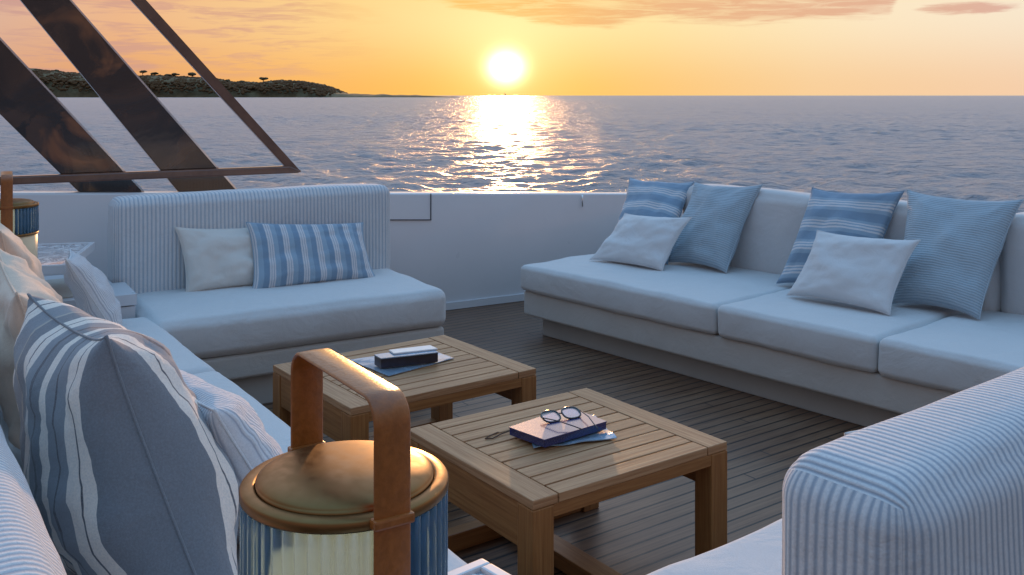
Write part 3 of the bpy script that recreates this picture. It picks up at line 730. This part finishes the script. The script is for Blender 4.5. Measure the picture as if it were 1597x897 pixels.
# ================================================================== lanterns
def lantern():
    t = thing('lantern', '', 'lantern', (0,0,0), 0, 'lanterns with leather handles')
    Rr = .122
    MB().lathe([(0,0),(Rr,0),(Rr+.003,.004),(Rr+.003,.122),(Rr-.004,.128),(0,.128)], 96).build('lower_body', M['frosted'], t, 'auto')
    MB().lathe([(0,.1285),(Rr+.006,.1285),(Rr+.008,.133),(Rr+.006,.139),(0,.139)], 96).build('ring', M['brass_dark'], t, True)
    N_ = 48
    outer = MB().lathe([(Rr-.002,.139),(Rr-.002,.18),(Rr-.002,.22),(Rr-.002,.252)], N_*10, flute=.085, fl_n=N_)
    inner = MB().lathe([(Rr-.010,.252),(Rr-.010,.139)], N_*10)
    base = len(outer.v); outer.v += inner.v; n = N_*10
    for f in inner.f: outer.f.append([k+base for k in f])
    outer.uv += inner.uv
    for (ra, rb_) in ((3*n, base), (base+n, 0)):
        for j in range(n):
            j2 = (j+1) % n; outer.f.append([ra+j, ra+j2, rb_+j2, rb_+j]); outer.uv += [(0,0)]*4
    outer.build('fluted_glass', M['glass'], t, True)
    MB().lathe([(0,.14),(.070,.14),(.070,.2515),(0,.2515)], 48, (.004,-.036,0)).build('light_core', M['core'], t, 'auto')
    # lid: flat rim and low dome
    pr = [(0,.2525),(Rr+.007,.2525),(Rr+.009,.255),(Rr+.009,.264),(Rr+.007,.2665),(Rr-.006,.2680),(Rr-.0085,.2675),(Rr-.010,.2655)]
    MB().lathe(pr, 128).build('lid_rim', M['brass'], t, True)
    dr = Rr-.0105
    pd = [(dr,.266),(dr,.270)] + [(dr*math.cos(a*math.pi/2/14), .270+.017*math.sin(a*math.pi/2/14)**.9) for a in range(15)]
    MB().lathe(pd, 128).build('lid_dome', M['brass'], t, True)
    # strap handle: vertical straps outside the body, square loop with round shoulders above
    path = []; X0 = Rr+.013; top = .402; rad = .03
    path += [(-X0, z) for z in np.linspace(.0, top-rad, 14)]
    path += [(-X0+rad-rad*math.cos(a), top-rad+rad*math.sin(a)) for a in np.linspace(.2, math.pi/2, 8)]
    path += [(x, top) for x in np.linspace(-X0+rad+.01, X0-rad-.01, 10)]
    path += [(X0-rad+rad*math.sin(a), top-rad+rad*math.cos(a)) for a in np.linspace(0, math.pi/2-.2, 8)]
    path += [(X0, z) for z in np.linspace(top-rad, .0, 14)]
    hw, th = .0235, .0055; V = []; Fc = []
    K = len(path)
    for k, (x, z) in enumerate(path):
        a = path[max(0,k-1)]; c = path[min(K-1,k+1)]; tx, tz = c[0]-a[0], c[1]-a[1]; l = math.hypot(tx, tz); nx_, nz_ = -tz/l, tx/l
        e = .0025
        for (u, v) in ((-hw+e,th/2),(0,th/2+.0006),(hw-e,th/2),(hw,th/2-e),(hw,-th/2+e),(hw-e,-th/2),(-hw+e,-th/2),(-hw,-th/2+e),(-hw,th/2-e)):
            V.append((x+nx_*v, u, z+nz_*v))
    n = 9
    for k in range(K-1):
        for j in range(n): j2 = (j+1) % n; Fc.append([k*n+j, (k+1)*n+j, (k+1)*n+j2, k*n+j2])
    Fc.append(list(range(n))); Fc.append([(K-1)*n+j for j in reversed(range(n))])
    h = meshobj('handle', V, Fc, M['leather'], t)
    for sx in (-1, 1):
        MB().box((sx*(Rr+.013), 0, .262), (.016, .052, .012), bev=.003).build('strap_keeper', M['leather'], h)
    return t
l1 = lantern(); l1['label'] = 'large lantern in the foreground with tan leather handle, bronze lid and blue fluted glass'
l1.location = (-.212, 1.226, .7465); l1.rotation_euler = (0,0,R(-57))
def copy_tree(o, parent=None):
    c = o.copy(); COL.objects.link(c); c.parent = parent
    for ch in [x for x in bpy.data.objects if x.parent is o]: copy_tree(ch, c)
    return c
l2 = copy_tree(l1); l2['label'] = 'far lantern at the left edge standing on the glossy-topped side table'
l2.location = (-2.275, 4.33, .7465); l2.rotation_euler = (0,0,R(-62))

# ================================================================== teak tables
def teak_table(name, label, Lp, Bp, Rp, Fp, H=.42):
    """corner points left, back, right, front of the top"""
    P = [at(*q, H) for q in (Lp, Bp, Rp, Fp)]
    c = (P[0]+P[1]+P[2]+P[3])/4
    ux = ((P[1]-P[0])+(P[2]-P[3])).normalized(); ang = math.atan2(ux.y, ux.x)
    W = ((P[1]-P[0]).length+(P[2]-P[3]).length)/2; D = ((P[3]-P[0]).length+(P[2]-P[1]).length)/2
    t = thing(name, label, 'table', (c.x, c.y, 0), ang, 'low slatted teak tables')
    eb = .085; th = .026
    for sx in (-1, 1):
        MB().box((sx*(W/2-eb/2), 0, H-th/2), (eb, D, th), bev=.003, axis=1).build('end_board', M['teak'], t)
    mb = MB(); n = 10; gap = .007; sl = (D-(n-1)*gap)/n
    for k in range(n):
        mb.box((random.uniform(-.0006,.0006), -D/2+sl/2+k*(sl+gap), H-th/2-.0008*random.random()), (W-2*eb-.008, sl, th), bev=.003, axis=0)
    mb.build('slats', M['teak'], t)
    lw = .072; ah = .035
    for sy in (-1, 1):
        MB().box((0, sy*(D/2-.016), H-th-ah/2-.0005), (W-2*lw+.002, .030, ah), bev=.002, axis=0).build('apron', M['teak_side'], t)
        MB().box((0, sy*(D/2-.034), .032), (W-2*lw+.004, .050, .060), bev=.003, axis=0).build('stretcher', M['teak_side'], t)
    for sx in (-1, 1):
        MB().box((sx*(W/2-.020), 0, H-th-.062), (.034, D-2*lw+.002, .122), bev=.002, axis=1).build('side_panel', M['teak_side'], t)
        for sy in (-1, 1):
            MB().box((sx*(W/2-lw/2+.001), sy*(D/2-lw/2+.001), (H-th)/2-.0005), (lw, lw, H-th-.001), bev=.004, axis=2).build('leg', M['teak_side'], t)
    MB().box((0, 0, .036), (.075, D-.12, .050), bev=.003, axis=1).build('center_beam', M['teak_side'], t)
    mb = MB()
    for x in (-.5, 0, .5): mb.box((x*(W-2*eb)*.92, 0, H-th-.014), (.03, D-.07, .022), axis=1)
    mb.build('batten', M['teak_side'], t)
    return t
teak_table('coffee_table', 'near slatted teak table with a blue book and glasses on it', (640,668), (912,605), (1137,688), (825,783))
teak_table('coffee_table', 'farther slatted teak table with a dark boxy book on it', (428,567), (695,523), (833,573), (545,640))

# ================================================================== things on the tables
def quad_slab(name, pix, z0, z1, m, parent, o, bev=.002, inset=0):
    """slab whose top corners are given as picture points on the plane z1"""
    bm = bmesh.new(); P = [at(x, y, z1) - o for (x, y) in pix]; c = sum(P, Vector())/4
    P = [p + (c-p).normalized()*inset for p in P]
    lo = [bm.verts.new((p.x, p.y, z0-o.z)) for p in P]; hi = [bm.verts.new((p.x, p.y, z1-o.z)) for p in P]
    bm.faces.new(lo[::-1]); bm.faces.new(hi)
    for k in range(4): bm.faces.new([lo[k], lo[(k+1)%4], hi[(k+1)%4], hi[k]])
    bmesh.ops.recalc_face_normals(bm, faces=bm.faces)
    if bev: bmesh.ops.bevel(bm, geom=list(bm.edges), offset=bev, segments=2, affect='EDGES')
    me = bpy.data.meshes.new(name); bm.to_mesh(me); bm.free(); me.materials.append(m)
    ob = bpy.data.objects.new(name, me); link(ob, parent); return ob
TT = .42
def sheet(name, label, cat, pix, m, z=TT+.001, curl=.006, h=.003, seed=0):
    P = [at(x, y, z) for x, y in pix]; o = sum(P, Vector())/4; o.z = z; n = 14; V = []; Fc = []
    for lay in (0, h):
        for j in range(n+1):
            for i in range(n+1):
                a, c = i/n, j/n; p = P[0]*(1-a)*(1-c)+P[1]*a*(1-c)+P[2]*a*c+P[3]*(1-a)*c - o
                e = max(abs(2*a-1), abs(2*c-1))
                p.z = lay + curl*max(0, e-.55)**1.5*(1+noise.noise(Vector((a*4+seed, c*4, 0)))*1.5); V.append(p)
    K = (n+1)**2
    for j in range(n):
        for i in range(n):
            q4 = [j*(n+1)+i, j*(n+1)+i+1, (j+1)*(n+1)+i+1, (j+1)*(n+1)+i]; Fc.append(q4[::-1]); Fc.append([K+k for k in q4])
    edge = [i for i in range(n)] + [j*(n+1)+n for j in range(n)] + [n*(n+1)+n-i for i in range(n)] + [(n-j)*(n+1) for j in range(n)]
    for k in range(len(edge)): a, c = edge[k], edge[(k+1) % len(edge)]; Fc.append([a, c, K+c, K+a])
    ob = meshobj(name, V, Fc, m, None, loc=o, smooth=False)
    bmx = bmesh.new(); bmx.from_mesh(ob.data); bmesh.ops.recalc_face_normals(bmx, faces=bmx.faces); bmx.to_mesh(ob.data); bmx.free()
    return tag(ob, label, cat)
sheet('magazine', 'pale blue curled magazine under the blue book', 'magazine', [(832,702),(962,686),(925,650),(822,668)], M['magazine'], seed=3, curl=.016)
sheet('magazine', 'pale grey-blue open magazine under the dark book on the farther table', 'magazine', [(606,588),(708,560),(665,545),(545,563)], M['magazine'], seed=8, curl=.006)
o = at(868, 668, TT); o.z = TT+.006
bk = thing('book', 'closed navy blue book with glasses lying on it', 'book', o)
pix = [(793,666),(849,686),(947,657),(888,634)]
quad_slab('front_cover', pix, TT+.036, TT+.040, M['navy'], bk, o, .001)
quad_slab('pages', pix, TT+.0105, TT+.0358, M['navy'], bk, o, .001, .003)
quad_slab('rear_cover', pix, TT+.006, TT+.0103, M['navy'], bk, o, .001)
# glasses
ztop = TT+.0405
gc = at(880, 655, ztop); gl = thing('glasses', 'dark framed glasses lying on the navy blue book', 'glasses', (gc.x, gc.y, ztop), R(28))
def lens_loop(cx, n=28, w=.031, h=.025):
    out = []
    for k in range(n):
        a = 2*math.pi*k/n; ce, se = math.cos(a), math.sin(a); s_ = (abs(ce)**2.6+abs(se)**2.6)**(-1/2.6)
        out.append(Vector((cx+ce*s_*w, .0 - abs(cx)*.06, .023+se*s_*h)))
    return out
tilt = Matrix.Rotation(R(-66), 3, 'X')
mbf = MB(); lens = []
for sx in (-1, 1):
    lp_ = [tilt @ p for p in lens_loop(sx*.038)]; mbf.tube(lp_, .0030, 8, True); lens.append(lp_)
mbf.tube([tilt @ Vector((-.009,0,.028)), tilt @ Vector((0,0,.032)), tilt @ Vector((.009,0,.028))], .0022, 8)
mbf.build('rims', M['black'], gl, True)
for lp_ in lens:
    c_l = sum(lp_, Vector())/len(lp_); nn2 = (tilt @ Vector((0,1,0)))*.0008
    V = [p+nn2 for p in lp_]+[p-nn2 for p in lp_]; n = len(lp_)
    meshobj('lens', V, [list(range(n)), list(range(2*n-1, n-1, -1))]+[[k, n+k, n+(k+1)%n, (k+1)%n] for k in range(n)], M['lens'], gl, smooth=False)
for sx in (-1, 1):
    a = tilt @ Vector((sx*.070, 0, .032))
    MB().tube([a, a+Vector((sx*.004,-.006,0)), (sx*.060,-.05,.016), (sx*.055-.004,-.10,.006), (sx*.050-.004,-.125,.0025)] if sx > 0 else [a, a+Vector((-.003,-.008,0)), (-.05,-.045,.018), (-.02,-.085,.010), (.0,-.105,.0025)], .0019, 8).build('temple', M['black'], gl, True)
# cord with a loop beside the book
p = [at(795,672,TT+.006), at(781,677,TT+.004), at(768,684,TT+.003), at(757,684,TT+.003), at(763,680,TT+.003), at(777,674,TT+.004)]
o = p[0].copy(); cdm = MB().tube([x-o for x in p], .0022, 8).build('cord', M['cord'], None, True, loc=o)
tag(cdm, 'short looped brown cord poking out left of the blue book', 'cord')
# dark book with white booklet on it (farther table)
o = at(632, 562, TT); o.z = TT+.005
bk = thing('book', 'thick dark hardback book on the magazine of the farther table', 'book', o)
pix = [(586,555),(596,558),(684,546),(672,537)]
pix = [(583,553),(594,559),(684,549),(670,541)]
quad_slab('cover', pix, TT+.050, TT+.054, M['magazine'], bk, o, .001)
quad_slab('pages', pix, TT+.0095, TT+.0498, M['dark_cover'], bk, o, .001, .002)
quad_slab('rear_cover', pix, TT+.005, TT+.0093, M['dark_cover'], bk, o, .001)
o = at(648, 545, TT+.054); 
wb = quad_slab('booklet', [(606,545.5),(614,551),(683,543.5),(671,538)], TT+.0545, TT+.0605, M['white_card'], None, Vector((o.x,o.y,TT+.0545)), .002)
wb.location = (o.x, o.y, TT+.0545); tag(wb, 'small white booklet on top of the dark book', 'booklet')
